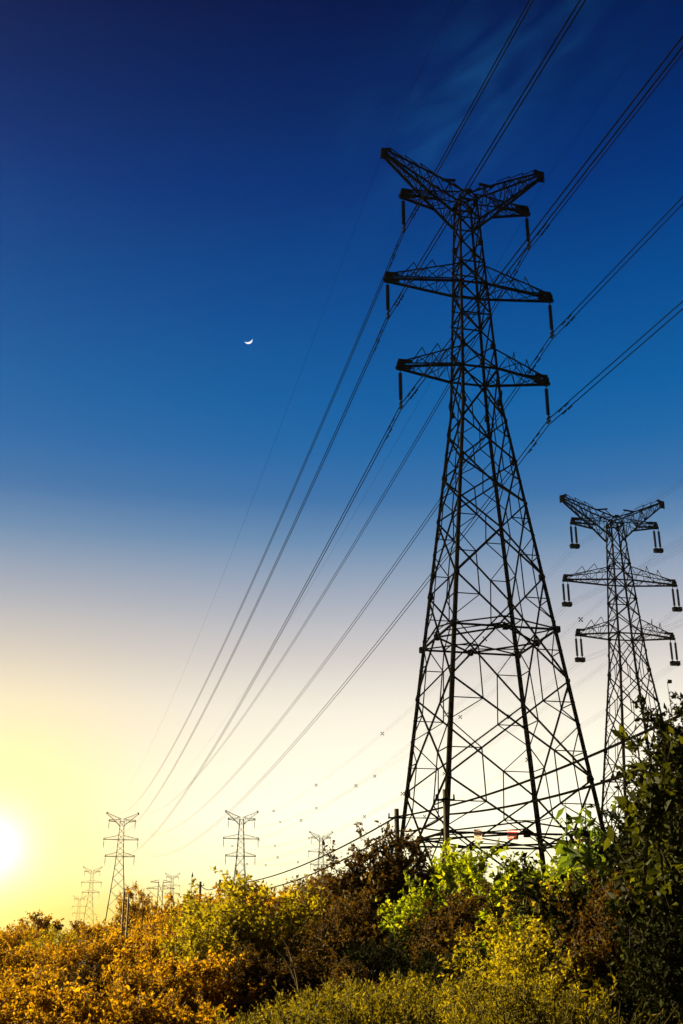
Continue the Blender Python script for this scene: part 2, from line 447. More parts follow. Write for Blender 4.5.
    # crossarms
    def truss(b, pairs, n, w):
        """four chords given as (start, end); zigzag webs on all sides"""
        for s_, e_ in pairs: pass
        for i in range(n):
            for a in range(4):
                c = (a + 1) % 4
                p0 = pairs[a][0].lerp(pairs[a][1], i / n); p1 = pairs[a][0].lerp(pairs[a][1], (i + 1) / n)
                q0 = pairs[c][0].lerp(pairs[c][1], i / n); q1 = pairs[c][0].lerp(pairs[c][1], (i + 1) / n)
                if i % 2: b.bar(p0, q1, w)
                else: b.bar(q0, p1, w)
                if i: b.bar(p0, q0, w * .8)
    INS = P['ins']
    for idx, (z, a) in enumerate(arms):
        for sg in (-1, 1):
            b = MB()
            if idx < 2:
                w0 = hw(z); w1 = hw(z + 1.75)
                prs = [(Vector((sg * w0, -w0, z)), Vector((sg * a, -.22, z))), (Vector((sg * w0, w0, z)), Vector((sg * a, .22, z))),
                       (Vector((sg * w1, w1, z + 1.75)), Vector((sg * (a - .3), .22, z + .55))), (Vector((sg * w1, -w1, z + 1.75)), Vector((sg * (a - .3), -.22, z + .55)))]
            else:
                prs = [(Vector((sg * 2.5, -.72, z - .35)), Vector((sg * a, -.22, z))), (Vector((sg * 2.5, .72, z - .35)), Vector((sg * a, .22, z))),
                       (Vector((sg * .7, .7, z + .75)), Vector((sg * (a - .3), .22, z + .5))), (Vector((sg * .7, -.7, z + .75)), Vector((sg * (a - .3), -.22, z + .5)))]
            for i, (s_, e_) in enumerate(prs): b.bar(s_, e_, (.17 if i < 2 else .085) * K)
            truss(b, prs, 4 if detail else 3, .052 * K)
            # end plates carrying the string
            b.box((sg * a, 0, z + .15), (.45, .42, .62)); b.bar((sg * (a + .35), 0, z - .05), (sg * (a - 1.0), 0, z + .12), .22)
            b.bar((sg * (a - .9), 0, z + .62), (sg * (a + .15), 0, z + .62), .3, .2)
            if detail:
                # small bird guard frames over the arm
                for t_ in (.35, .62):
                    q = prs[3][0].lerp(prs[3][1], t_); q2 = q + Vector((sg * .25, .2, .75))
                    b.bar(q, q2, .055); b.bar(q2, prs[2][0].lerp(prs[2][1], min(t_ + .22, 1)), .055)
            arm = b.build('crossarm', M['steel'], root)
            for dx in ((-.3, .3) if double else (0,)):
                s_ = MB()
                zt0 = z - .05; L = INS
                s_.tube([(sg * a + dx, 0, zt0), (sg * a + dx, 0, zt0 - .45)], .045, 5)
                nd = 17 if detail else 5
                zz = np.linspace(zt0 - .45, zt0 - L + .35, nd * 2 + 1)
                pts = [(sg * a + dx, 0, q) for q in zz]
                rr = [(.17 if i % 2 else .085) for i in range(len(zz))]
                if not detail: rr = [.13] * len(zz)
                s_.tube(pts, rr, 8 if detail else 5)
                s_.tube([(sg * a + dx, 0, zt0 - L + .35), (sg * a + dx, 0, zt0 - L - .15)], .05, 5)
                s_.box((sg * a + dx, 0, zt0 - L + .1), (.16, .5, .12)); s_.box((sg * a + dx, 0, zt0 - L - .25), (.14, .55, .14))
                if double:
                    s_.box((sg * a + dx, 0, zt0 - L - .05), (.7, .16, .2)); s_.box((sg * a + dx, 0, zt0 - L - .1), (.5, .5, .5))
                s_.build('insulator_string', M['porcelain'], arm, False)
    # earth wire peaks
    for sg in (-1, 1):
        b = MB()
        w = hw(zt - 1.9); kx, kz = 2.6, zt - .35
        low = [(Vector((sg * w, y * w, zt - 1.9)), Vector((sg * kx, y * .68, kz)), Vector((sg * (ah - .2), y * .22, zh - .55))) for y in (-1, 1)]
        upp = [(Vector((sg * .35, y * .7, zt + .9)), Vector((sg * (kx + .15), y * .62, lerp(zt + .9, zh + .1, .36))), Vector((sg * ah, y * .22, zh + .1))) for y in (-1, 1)]
        for L3 in low:
            b.bar(L3[0], L3[1], .17 * K); b.bar(L3[1], L3[2], .17 * K)
        for L3 in upp:
            b.bar(L3[0], L3[1], .13 * K); b.bar(L3[1], L3[2], .13 * K)
        truss(b, [(low[0][0], low[0][1]), (low[1][0], low[1][1]), (upp[1][0], upp[1][1]), (upp[0][0], upp[0][1])], 2, .065 * K)
        truss(b, [(low[0][1], low[0][2]), (low[1][1], low[1][2]), (upp[1][1], upp[1][2]), (upp[0][1], upp[0][2])], 6 if detail else 3, .06 * K)
        b.box((sg * ah, 0, zh - .2), (.5, .45, .8)); b.bar((sg * (ah - .6), 0, zh + .35), (sg * (ah + .25), 0, zh + .1), .22)
        b.bar((sg * ah, 0, zh - .3), (sg * (ah + .3), 0, zh - .75), .12)
        if detail:
            for t_ in (.25, .55, .85):
                q = upp[0][1].lerp(upp[0][2], t_); b.bar(q, q + Vector((sg * .2, .1, .6)), .06); b.bar(q + Vector((sg * .2, .1, .6)), q + Vector((-sg * 1.0, .2, -.1)), .06)
            q = upp[0][0]; b.bar(q + Vector((0, 0, -.1)), q + Vector((sg * 1.1, 0, .95)), .07); b.bar(q + Vector((sg * .7, 0, .95)), q + Vector((sg * 1.9, 0, .8)), .22, .14); b.bar(q + Vector((sg * 1.7, 0, .85)), upp[0][1], .06)
        b.build('earth_wire_peak', M['steel'], root)
    if detail:
        b = MB(); w = hw(zt)
        for y in (-1, 1):
            b.bar((-.5, y * .7, zt + .9), (.5, y * .7, zt + .9), .12)
            for s_ in (-1, 1):
                b.bar((s_ * w, y * w, zt), (s_ * .4, y * .7, zt + .9), .12)
                b.bar((s_ * w, y * w, zt), (-s_ * .4, y * .7, zt + .9), .09)
        b.bar((-.5, -.7, zt + .9), (.5, .7, zt + .9), .09)
        b.box((.1, -.7, zt + .95), (.5, .3, .3)); b.box((-.2, .7, zt + .9), (.4, .3, .3))
        b.build('top_frame', M['steel'], root)
    return root

zA = dict(arms=[(43.79, 6.10), (51.75, 7.0), (60.23, 5.51)], horn=(64.6, 7.11), wk=1.62, wt=.80, slope=.117, ins=3.15,
          up=[43.79, 45.9, 48.8, 51.75, 53.85, 56.0, 58.3, 60.23], down=[4.6, 11.7, 18.4, 26.1, 32.0, 35.5, 39.1, 43.79], belts=[8.1, 22.1])
A_POS = (10.564, 77.166); A_AZ = 0.2162
pylon_main = make_pylon(zA)
pylon_main.location = (*A_POS, 0); pylon_main.rotation_euler.z = A_AZ
tag(pylon_main, 'tall dark lattice pylon with three crossarms, the largest, rising behind the shrubs', 'pylon', 'lattice pylons')

zB = dict(arms=[(35.87, 5.93), (42.64, 7.0), (50.14, 5.42)], horn=(53.5, 6.57), wk=1.75, wt=.80, slope=.105, ins=2.9,
          up=[35.87, 38, 40.3, 42.64, 44.8, 47.4, 50.14], down=[3.6, 9.6, 16.2, 22.6, 27.4, 31.5, 35.87], belts=[19.2])
B_POS = (34.02, 127.38); B_AZ = 0.151
pylon_right = make_pylon(zB, True, True)
pylon_right.location = (*B_POS, 0); pylon_right.rotation_euler.z = B_AZ
tag(pylon_right, 'second largest lattice pylon with twin insulator strings, behind the dark tree at right', 'pylon', 'lattice pylons')

zF = dict(zB); zF['thick'] = 0.95; zF['ins'] = 3.0; zF['belts'] = []
far0 = make_pylon(zF, False)
FAR = [ # px, distance, mid-arm row in the picture, scale, azimuth, label
    (121, 485, 841.5, 1.0, .22, 'hazy orange lattice pylon rising above the row of slim poplars'),
    (241, 370, 839.2, 0.80, .20, 'thin brown lattice pylon standing above the yellow green bush, middle distance'),
    (321, 640, 852.0, 1.0, .20, 'small distant lattice pylon just left of the red brown bush'),
    (91.5, 850, 884.0, 1.0, .22, 'faint lattice pylon in the glow between the poplars and the sun'),
    (172, 1000, 886.5, 0.95, .22, 'tiny far lattice pylon with a clear V top, right one of a close pair'),
    (79, 1200, 907.5, 0.95, .22, 'tiny hazy pylon close beside the faint pylon in the sun glow'),
]
for i, (px, d, my, s_, az, lab) in enumerate(FAR):
    o = far0 if i == 0 else copy_tree(far0)
    x, y = spot_h(px, my, d)
    base = height_at(my, d) - 42.64 * s_
    o.location = (x, y, base if base > -6 else base); o.rotation_euler.z = az; o.scale = (s_,) * 3
    tag(o, lab, 'pylon', 'lattice pylons')
C_POS = Vector((*spot_h(241, 839.2, 370), height_at(839.2, 370) - 42.64 * .8))

# flat topped terminal pylon, the left one of the distant pair
def make_flat_pylon():
    root = empty('lattice_pylon')
    b = MB()
    for c in ((-1, -1), (1, -1), (1, 1), (-1, 1)):
        b.bar((c[0] * 4, c[1] * 4, 0), (c[0] * 2.0, c[1] * 2.0, 40), .4); b.bar((c[0] * 2.0, c[1] * 2, 40), (c[0] * 1.8, c[1] * 1.8, 62), .35)
    for k, (a_, c_) in enumerate((((-1, -1), (1, -1)), ((1, -1), (1, 1)), ((1, 1), (-1, 1)), ((-1, 1), (-1, -1)))):
        for i in range(8):
            z0 = i * 7.5; z1 = z0 + 7.5; w0 = lerp(4, 1.9, min(z0 / 40, 1)); w1 = lerp(4, 1.9, min(z1 / 40, 1))
            b.bar((a_[0] * w0, a_[1] * w0, z0), (c_[0] * w1, c_[1] * w1, z1), .2); b.bar((c_[0] * w0, c_[1] * w0, z0), (a_[0] * w1, a_[1] * w1, z1), .2)
    b.build('tower_body', M['steel'], root)
    for z, a in ((61, 8.5), (56, 11.5)):
        for sg in (-1, 1):
            q = MB()
            for y in (-1, 1):
                q.bar((sg * 1.8, y * 1.8, z), (sg * a, y * .3, z + .4), .35); q.bar((sg * 1.8, y * 1.8, z + 2), (sg * a, y * .3, z + .6), .25)
            for t_ in (.3, .6):
                q.bar((sg * lerp(1.8, a, t_), 0, z), (sg * lerp(1.8, a, t_ + .2), 0, z + 1.2), .25)
            if z < 60: q.bar((sg * a, 0, z + .4), (sg * 2, 0, z - 7), .3)
            q.build('crossarm', M['steel'], root)
    return root
fp = make_flat_pylon(); fp.location = (*spot_h(161, 882, 960), height_at(882, 960) - 62); fp.rotation_euler.z = .2
tag(fp, 'tiny far flat topped pylon with two wide crossarms, left one of a close pair', 'pylon', 'lattice pylons')

# ------------------------------------------------------------------ power lines
def rot2(a): return Vector((math.cos(a), math.sin(a), 0)), Vector((-math.sin(a), math.cos(a), 0))
def line_pts(P0, ldir, k, c, s1, n=60):
    return [P0 + ldir * s + Vector((0, 0, k * s + c * s * s)) for s in np.linspace(0, s1, n)]

uA, vA = rot2(A_AZ)
LFAR = Vector((-math.sin(.2404), math.cos(.2404), 0)); LNEAR = -Vector((-math.sin(.2384), math.cos(.2384), 0))
armname = {(0, -1): 'left end of the lowest', (0, 1): 'right end of the lowest', (1, -1): 'left end of the middle', (1, 1): 'right end of the middle',
           (2, -1): 'left end of the top', (2, 1): 'right end of the top'}
A0 = Vector((*A_POS, 0))
for idx, (z, a) in enumerate(zA['arms']):
    for sg in (-1, 1):
        root = empty('power_line', A0 + uA * sg * a + Vector((0, 0, z - 3.35)))
        att = Vector(root.location)
        for dz in (0.12, -0.36):
            b = MB()
            P = Vector((0, 0, dz))
            pf = line_pts(P, LFAR, -.1124, .000251, 410, 110); pn = line_pts(P, LNEAR, -.0781, -.00005, 180, 40)
            b.tube(list(reversed(pf)) + pn[1:], list(np.linspace(  .018, .040, 109)) + [.040] * 40, 5)
            b.build('conductor', M['wire'], root)
        for d_, k_ in ((LFAR, -.1124), (LNEAR, -.0781)):
            for s_, dz in ((2.2, .12), (2.9, -.36), (3.3, .12), (3.9, -.36)):
                b = MB(); q = d_ * s_ + Vector((0, 0, dz + k_ * s_ - .1))
                b.bar(q - d_ * .26, q + d_ * .26, .05); b.box(q - d_ * .22, (.12, .12, .11)); b.box(q + d_ * .22, (.12, .12, .11)); b.bar(q, q + Vector((0, 0, .12)), .05)
                b.build('vibration_damper', M['cable'], root)
        tag(root, 'conductor pair hung from the %s crossarm of the largest pylon' % armname[(idx, sg)], 'power line', 'conductor pairs of the largest pylon')
for sg in (-1, 1):
    b = MB()
    P0 = A0 + uA * sg * 7.4 + Vector((0, 0, 63.85))
    pf = line_pts(P0, LFAR, -.098, .00021, 410, 110); pn = line_pts(P0, LNEAR, -.07, 0, 180, 40)
    b.tube(list(reversed(pf)) + pn[1:], .011, 5)
    o = b.build('earth_wire', M['wire'])
    tag(o, 'thin single earth wire running from the %s horn of the largest pylon' % ('left' if sg < 0 else 'right'), 'earth wire', 'earth wires of the largest pylon')

# second line: bundles of four with spacer dampers
uB, vB = rot2(B_AZ); B0 = Vector((*B_POS, 0)); uC, vC = rot2(.20)
def sagline(p, q, sag, n=50):
    return [p.lerp(q, t) - Vector((0, 0, 4 * sag * t * (1 - t))) for t in np.linspace(0, 1, n)]
for idx, (z, a) in enumerate(zB['arms']):
    for sg in (-1, 1):
        pB = B0 + uB * sg * a + Vector((0, 0, z - 3.2))
        pC = C_POS + uC * sg * a * .8 + Vector((0, 0, (z - 3.2) * .8))
        pN = pB + Vector((math.sin(.2384), -math.cos(.2384), 0)) * 260 + Vector((0, 0, 2))
        root = empty('power_line', pB)
        cv = sagline(Vector((0, 0, 0)), pC - pB, 6.5, 60); cn = sagline(Vector((0, 0, 0)), pN - pB, 5.5, 50)
        side = LFAR.cross(Vector((0, 0, 1))).normalized()
        for dx in (-.22, .22):
            for dz in (-.22, .22):
                b = MB(); off = side * dx + Vector((0, 0, dz))
                b.tube([q + off for q in reversed(cv)] + [q + off for q in cn[1:]], .008, 4)
                b.build('conductor', M['wire'], root)
        for cs, ts in ((cv, (.13, .33, .53, .73, .9)), (cn, ())):
            for t_ in ts:
                q = cs[int((t_ + .05 * math.sin(idx * 2.1 + sg)) * (len(cs) - 1))]
                b = MB()
                s2 = side * .27
                b.bar(q - s2 - Vector((0, 0, .27)), q + s2 + Vector((0, 0, .27)), .09); b.bar(q - s2 + Vector((0, 0, .27)), q + s2 - Vector((0, 0, .27)), .09)
                for ex in (-1, 1):
                    for ez in (-1, 1): b.box(q + side * .23 * ex + Vector((0, 0, .23 * ez)), (.16, .2, .16))
                b.build('spacer', M['cable'], root)
        tag(root, 'spacered conductor bundle on the %s crossarm of the second largest pylon' % armname[(idx, sg)], 'power line', 'conductor bundles of the second largest pylon')

# third line: from the small distant pylon out to the right
D_POS = Vector((*spot_h(321, 852, 640), height_at(852, 640) - 42.64))
for idx, (z, a) in enumerate(zB['arms']):
    for sg in (-1, 1):
        p = D_POS + uC * sg * a + Vector((0, 0, z - 3.1)); q = p + Vector((math.sin(.27), -math.cos(.27), 0)) * 470 + Vector((0, 0, -6))
        b = MB(); b.tube(sagline(p, q, 12, 60), .022, 4)
        o = b.build('power_line', M['wire'])
        tag(o, 'faint wire from the %s arm of the small distant pylon' % armname[(idx, sg)].replace(' end of', ' side of'), 'power line', 'wires of the small distant pylon')

# ------------------------------------------------------------------ roadside poles and cables
POLES = [ # px, dist, top row, material, label, radius
    (396.5, 60, 809, 'wood', 'brown wooden pole left of the legs of the largest pylon, poking above the shrubs', .15),
    (445.0, 51, 790, 'wood', 'tall brown wooden pole standing inside the outline of the largest pylon', .14),
    (220.0, 128, 880, 'wood', 'dark distant pole below the thin brown pylon, right one of two', .16),
    (200.5, 138, 882, 'wood', 'dark distant pole left of the thin brown pylon, left one of two', .16),
    (124.2, 37, 892, 'concrete', 'pale post in front of the poplars, left of two', .035),
    (128.8, 38, 895, 'concrete', 'pale post in front of the poplars, right of two', .035),
]
ptops = []
for px, d, ty, mt, lab, rad in POLES:
    x, y = spot(px, d); h = height_at(ty, d)
    # roof of the bearing error at height
    yc = y * math.cos(PITCH) + (h - EYE) * math.sin(PITCH); x = (px - 341.5) / F_PX * yc
    root = empty('utility_pole', (x, y, 0))
    b = MB(); b.tube([(0, 0, -.3), (0.02, 0, h * .5), (0, 0, h)], [rad * 1.15, rad, rad * .85], 10); b.build('shaft', M[mt], root, True)
    if mt == 'wood':
      q = MB()
      q.bar((-.45, .1, h - .45), (.45, .1, h - .45), .09)
      for xx in (-.4, 0.4): q.tube([(xx, .1, h - .42), (xx, .1, h - .2)], [.05, .035], 6)
      q.box((0, 0, h - .45), (.36, .36, .08))
      q.build('bracket', M['cable'], root)
    tag(root, lab, 'utility pole', 'roadside utility poles')
    ptops.append(Vector((x, y, h)))
pR = Vector((10.6, 27.0, 7.9))     # the next pole up the road stands out of sight to the right
def cable(pts, r, lab):
    b = MB(); b.tube(pts, r, 6)
    o = b.build('overhead_cable', M['cable']); tag(o, lab, 'cable', 'cables on the roadside poles')
dz = Vector((0, 0, -.4)); dz2 = Vector((0, 0, -1.1))
c1 = sagline(ptops[0] + dz, pR + Vector((0, 0, 0)), .55, 40)
cable(sagline(ptops[3] + dz, ptops[2] + dz, .6, 20)[:-1] + sagline(ptops[2] + dz, ptops[0] + dz, 1.0, 40)[:-1] + c1, .045, 'thick black cable from the left wooden pole, the upper of two crossing the largest pylon')
cable(sagline(ptops[2] + dz2, ptops[0] + dz2 , 1.2, 40)[:-1] + sagline(ptops[0] + dz2, ptops[1] + dz2, .3, 12)[:-1] + sagline(ptops[1] + dz2, pR + Vector((0, 0, -1.15)), .45, 40), .045, 'thick black cable by the inner wooden pole, the lower of two crossing the largest pylon')
xl, yl = spot(150, 260)
cable(sagline(Vector((xl, yl, 7.0)), ptops[3] + dz, 1.5, 30), .05, 'thin dark cable dipping left from the two distant poles')

# ------------------------------------------------------------------ signs on the big pylon's lower belt
def make_sign(kind, lx, lab):
    hwz = 1.62 + (zA['arms'][0][0] - 3 - 8.1) * .117
    loc = A0 + uA * lx - vA * (hwz + .12) + Vector((0, 0, 7.95))
    root = empty('warning_sign', loc, A_AZ)
    # sheet cut in small flush tiles: field colour and marks side by side in one plane
    if kind == 'red':
        rows = ['.....................', '.#####.#####.#####...', '.#...#.#.#...#.#.#...', '.#####.#####.#####...', '.#...#.#.#.#...#.....', '.#####.#.###.#####...', '.....................']
        W, H, field, mark = .74, .46, M['red'], M['white']
    else:
        rows = ['............', '....####....', '..##....##..', '.##.##...##.', '.#..##....#.', '.#...###..#.', '.##..##..##.', '..##.#..##..', '....####....', '............',
                '.##.##.##.#.', '.#..#.#.###.', '............']
        W, H, field, mark = .52, .68, M['white'], M['faded_red']
    nr, nc = len(rows), len(rows[0]); cw, ch = W / nc, H / nr
    pb, lb = MB(), MB()
    for r_ in range(nr):
        for c_ in range(nc):
            if kind == 'red' and r_ in (0, nr - 1) and c_ in (0, nc - 1): continue
            x0 = -W / 2 + c_ * cw; z0 = H / 2 - (r_ + 1) * ch
            (lb if rows[r_][c_] == '#' else pb).quad((x0, 0, z0), (x0 + cw, 0, z0), (x0 + cw, 0, z0 + ch), (x0, 0, z0 + ch))
    pb.build('plate', field, root); lb.build('lettering', mark, root)
    if kind == 'red':
        s_ = MB(); s_.quad((-.37, 0, .29), (.37, 0, .29), (.37, 0, .35), (-.37, 0, .35)); s_.build('top_strip', M['faded_red'], root)
    h_ = MB(); h_.bar((-.2, .03, .2), (-.2, .2, .15), .04); h_.bar((.2, .03, .2), (.2, .2, .15), .04); h_.build('hanger', M['steel'], root)
    tag(root, lab, 'warning sign', 'warning signs on the largest pylon')
make_sign('pale', -3.3, 'pale sign with faded red ring on the pylon, left of the red sign')
make_sign('red', -1.0, 'solid red sign with white characters on the lower frame of the pylon')
make_sign('pale', 3.4, 'pale sign with faded red ring on the pylon, right of the red sign')

# ------------------------------------------------------------------ moon: sunlit crescent far away
def make_moon():
    d = 20000.0
    xr = (248.3 - 341.5) / F_PX; zr = (512 - 339.6) / F_PX
    dirn = Vector((xr, math.cos(PITCH) - zr * math.sin(PITCH), math.sin(PITCH) + zr * math.cos(PITCH))).normalized()
    c = dirn * d
    Rm = 4.2 / F_PX * d
    X = Vector((dirn.y, -dirn.x, 0)).normalized(); Y = X.cross(dirn)
    ang = R(-68)     # lit limb points down and to the right
    ax = X * math.cos(ang) + Y * math.sin(ang); ay = -X * math.sin(ang) + Y * math.cos(ang)
    n, m_ = 24, 6
    v = []; f = []
    # the sunlit slice of the sphere: between the limb and the terminator
    for i in range(n + 1):
        t = -math.pi / 2 + math.pi * i / n
        for j in range(m_ + 1):
            lon = R(lerp(4, 90, j / m_)) if False else math.asin(lerp(.55, 1.0, j / m_))
            p = ax * math.cos(t) * math.sin(lon) + ay * math.sin(t) - dirn * math.cos(t) * math.cos(lon)
            v.append(c + p * Rm)
    for i in range(n):
        for j in range(m_):
            q = i * (m_ + 1) + j; f.append((q, q + 1, q + m_ + 2, q + m_ + 1))
    # back of the slice closes it into a solid
    o0 = len(v)
    for i in range(n + 1):
        t = -math.pi / 2 + math.pi * i / n
        for j in range(m_ + 1):
            s_ = lerp(.55, 1.0, j / m_)
            v.append(c + (ax * math.cos(t) * s_ + ay * math.sin(t)) * Rm)
    for i in range(n):
        for j in range(m_):
            q = o0 + i * (m_ + 1) + j; f.append((q, q + m_ + 1, q + m_ + 2, q + 1))
    m, nt, out = new_mat('moonlight'); em = nt.nodes.new('ShaderNodeEmission'); em.inputs[0].default_value = (1, .97, .92, 1); em.inputs[1].default_value = 0.38
    nt.links.new(em.outputs[0], out.inputs['Surface'])
    o = mesh_obj('moon', v, f, m); tag(o, 'thin bright white crescent moon in the blue sky left of the largest pylon', 'moon')
make_moon()

# ------------------------------------------------------------------ plants
def unit(a): return a / np.maximum(np.linalg.norm(a, axis=-1, keepdims=True), 1e-9)

def leaves_mesh(base, dirs, length, width, fold=0.25, droop=0.0, g=None, shape4=True):
    g = g or rng
    N = len(base)
    d = dirs.copy(); d[:, 2] -= droop; d = unit(d)
    r = unit(g.normal(size=(N, 3))); s = unit(np.cross(d, r)); nn = np.cross(s, d)
    L = (length * g.uniform(.6, 1.25, N))[:, None]; W = (width * g.uniform(.7, 1.2, N))[:, None]
    tip = base + d * L
    mid = base + d * L * .42 + nn * (W * fold)
    v = np.stack([base, mid + s * W * .5, tip, mid - s * W * .5], 1).reshape(-1, 3)
    i = np.arange(N)[:, None] * 4
    f = np.concatenate([i + np.array([[0, 1, 2]]), i + np.array([[0, 2, 3]])], 1).reshape(-1, 3)
    return v, f

def plant_skeleton(g, height, width, stems, subs, twigs, crown_from=.12, spread=1.0, twig_len=.4, upright=.5, single=False):
    """branch polylines and twig (base, dir, length) arrays inside an uneven crown"""
    tubes = []; tb = []; td = []; tl = []
    for s in range(stems):
        a = g.uniform(0, 2 * np.pi); rr = (g.uniform(.1, 1) ** .6) * width / 2 * spread
        h = height * g.uniform(.76, 1.0) * (1 - .36 * (rr / (width / 2)) ** 2)
        foot = np.array([math.cos(a), math.sin(a), 0]) * (0 if single else min(rr * .25, .5))
        top = np.array([math.cos(a) * rr, math.sin(a) * rr, h])
        ts = np.linspace(0, 1, 7)
        bend = g.normal(size=3) * .06 * height; bend[2] = 0
        pts = foot + (top - foot) * ts[:, None]; pts[:, :2] = foot[:2] + (top - foot)[:2] * (ts ** 1.6)[:, None]
        pts += bend * np.sin(ts * np.pi)[:, None]
        tubes.append((pts, np.linspace(.016 * height * .6 + .008, .006, 7)))
        for k in range(subs):
            t = crown_from + (1 - crown_from) * g.uniform() ** .75; i = min(int(t * 6), 5); p = pts[i] + (pts[i + 1] - pts[i]) * (t * 6 - i)
            ang = g.uniform(0, 2 * np.pi)
            out = np.array([math.cos(ang), math.sin(ang), upright * g.uniform(.2, 1.8)])
            ln = width * .22 * g.uniform(.5, 1.25) * (1.15 - .45 * t)
            q = p + unit(out) * ln
            mid = (p + q) / 2 + np.array([0, 0, .06 * ln])
            tubes.append((np.array([p, mid, q]), np.array([.010, .007, .004])))
            n = twigs
            tt = g.uniform(.15, 1.0, n)[:, None]
            tb.append(p + (q - p) * tt + g.normal(size=(n, 3)) * .02)
            dd = unit(out)[None] * .8 + g.normal(size=(n, 3)) * .75; dd[:, 2] += upright * .5
            td.append(unit(dd)); tl.append(twig_len * g.uniform(.4, 1.2, n))
    return tubes, np.concatenate(tb), np.concatenate(td), np.concatenate(tl)

def make_plant(name, height, width, mat, leaf=(.09, .05), stems=8, subs=9, twigs=6, per=9, seed=1, upright=.5, droop=.15, twig_len=.4,
               crown_from=.1, bark='bark', stem_name='stem', crown_name='crown', single=False, spread=1.0, leaf_spread=.9):
    g = np.random.default_rng(seed)
    tubes, tb, td, tl = plant_skeleton(g, height, width, stems, subs, twigs, crown_from, spread, twig_len, upright, single)
    # long thin shoots that break the outline
    sb = []; sd = []; ns_ = int(stems * 2.2)
    for k in range(ns_):
        pts = tubes[int(g.integers(0, len(tubes)))][0]; p = pts[-1]
        if p[2] < height * .45: continue
        dv = unit(np.array([g.normal() * .45, g.normal() * .45, 1.0])); ln = height * g.uniform(.07, .17)
        e_ = p + dv * ln + np.array([g.normal() * .06, g.normal() * .06, 0])
        tubes.append((np.array([p, (p + e_) / 2, e_]), np.array([.007, .005, .003])))
        nl = int(g.integers(4, 14)); tt = g.uniform(.2, 1, nl)[:, None]
        sb.append(p + (e_ - p) * tt); sd.append(unit(dv[None] * .6 + g.normal(size=(nl, 3)) * .8))
    root = empty(name)
    b = MB()
    if single:
        b.tube([(0, 0, -.2), (0, 0, height * .2), (0, 0, height * .45)], [height * .02 + .03, height * .017 + .02, height * .01 + .01], 7)
    for pts, rad in tubes: b.tube(pts.tolist(), rad.tolist(), 4, False)
    n = len(tb)
    for i in range(0, n, 2): b.tube([tb[i], tb[i] + td[i] * tl[i]], [.004, .002], 3, False)
    b.build(stem_name, M[bark], root)
    t = g.uniform(.1, 1.0, (n, per))
    base = (tb[:, None] + td[:, None] * (tl[:, None] * t)[..., None]).reshape(-1, 3)
    dirs = unit(np.repeat(td, per, 0) * .5 + g.normal(size=(n * per, 3)) * leaf_spread)
    if sb: base = np.concatenate([base] + sb); dirs = np.concatenate([dirs] + sd)
    keep = base[:, 2] > .03
    kf = g.uniform(.55, 1.35, len(base))[keep] ** 1.2
    v, f = leaves_mesh(base[keep], dirs[keep], leaf[0] * kf, leaf[1] * kf, .22, droop, g)
    mesh_obj(crown_name, v, f, M[mat], root)
    root['_h'] = float(np.percentile(v[:, 2], 99.6))
    return root

def place(root, px, dist, top=None, h0=None, rz=None, sxy=None):
    """stand a plant on the ground at a bearing; scale its height so that the top reaches the given row"""
    hh = height_at(top, dist) if top is not None else h0
    x, y = spot(px, dist)
    x *= (y * math.cos(PITCH) + (.75 * hh - EYE) * math.sin(PITCH)) / (y * math.cos(PITCH) - EYE * math.sin(PITCH)) if y > 9 else 1
    root.location = (x, y, 0)
    k = hh / root['_h']
    root.scale = (sxy or k, sxy or k, k)
    root.rotation_euler.z = rng.uniform(0, 6.28) if rz is None else rz
    return root

def proto(h, *a, **k):
    return make_plant(*a, height=h, **k)
used = {}
def inst(key):
    """first use moves the prototype itself, later uses copy it with its parts"""
    if key not in used:
        used[key] = PR[key](); return used[key]
    return copy_tree(used[key])

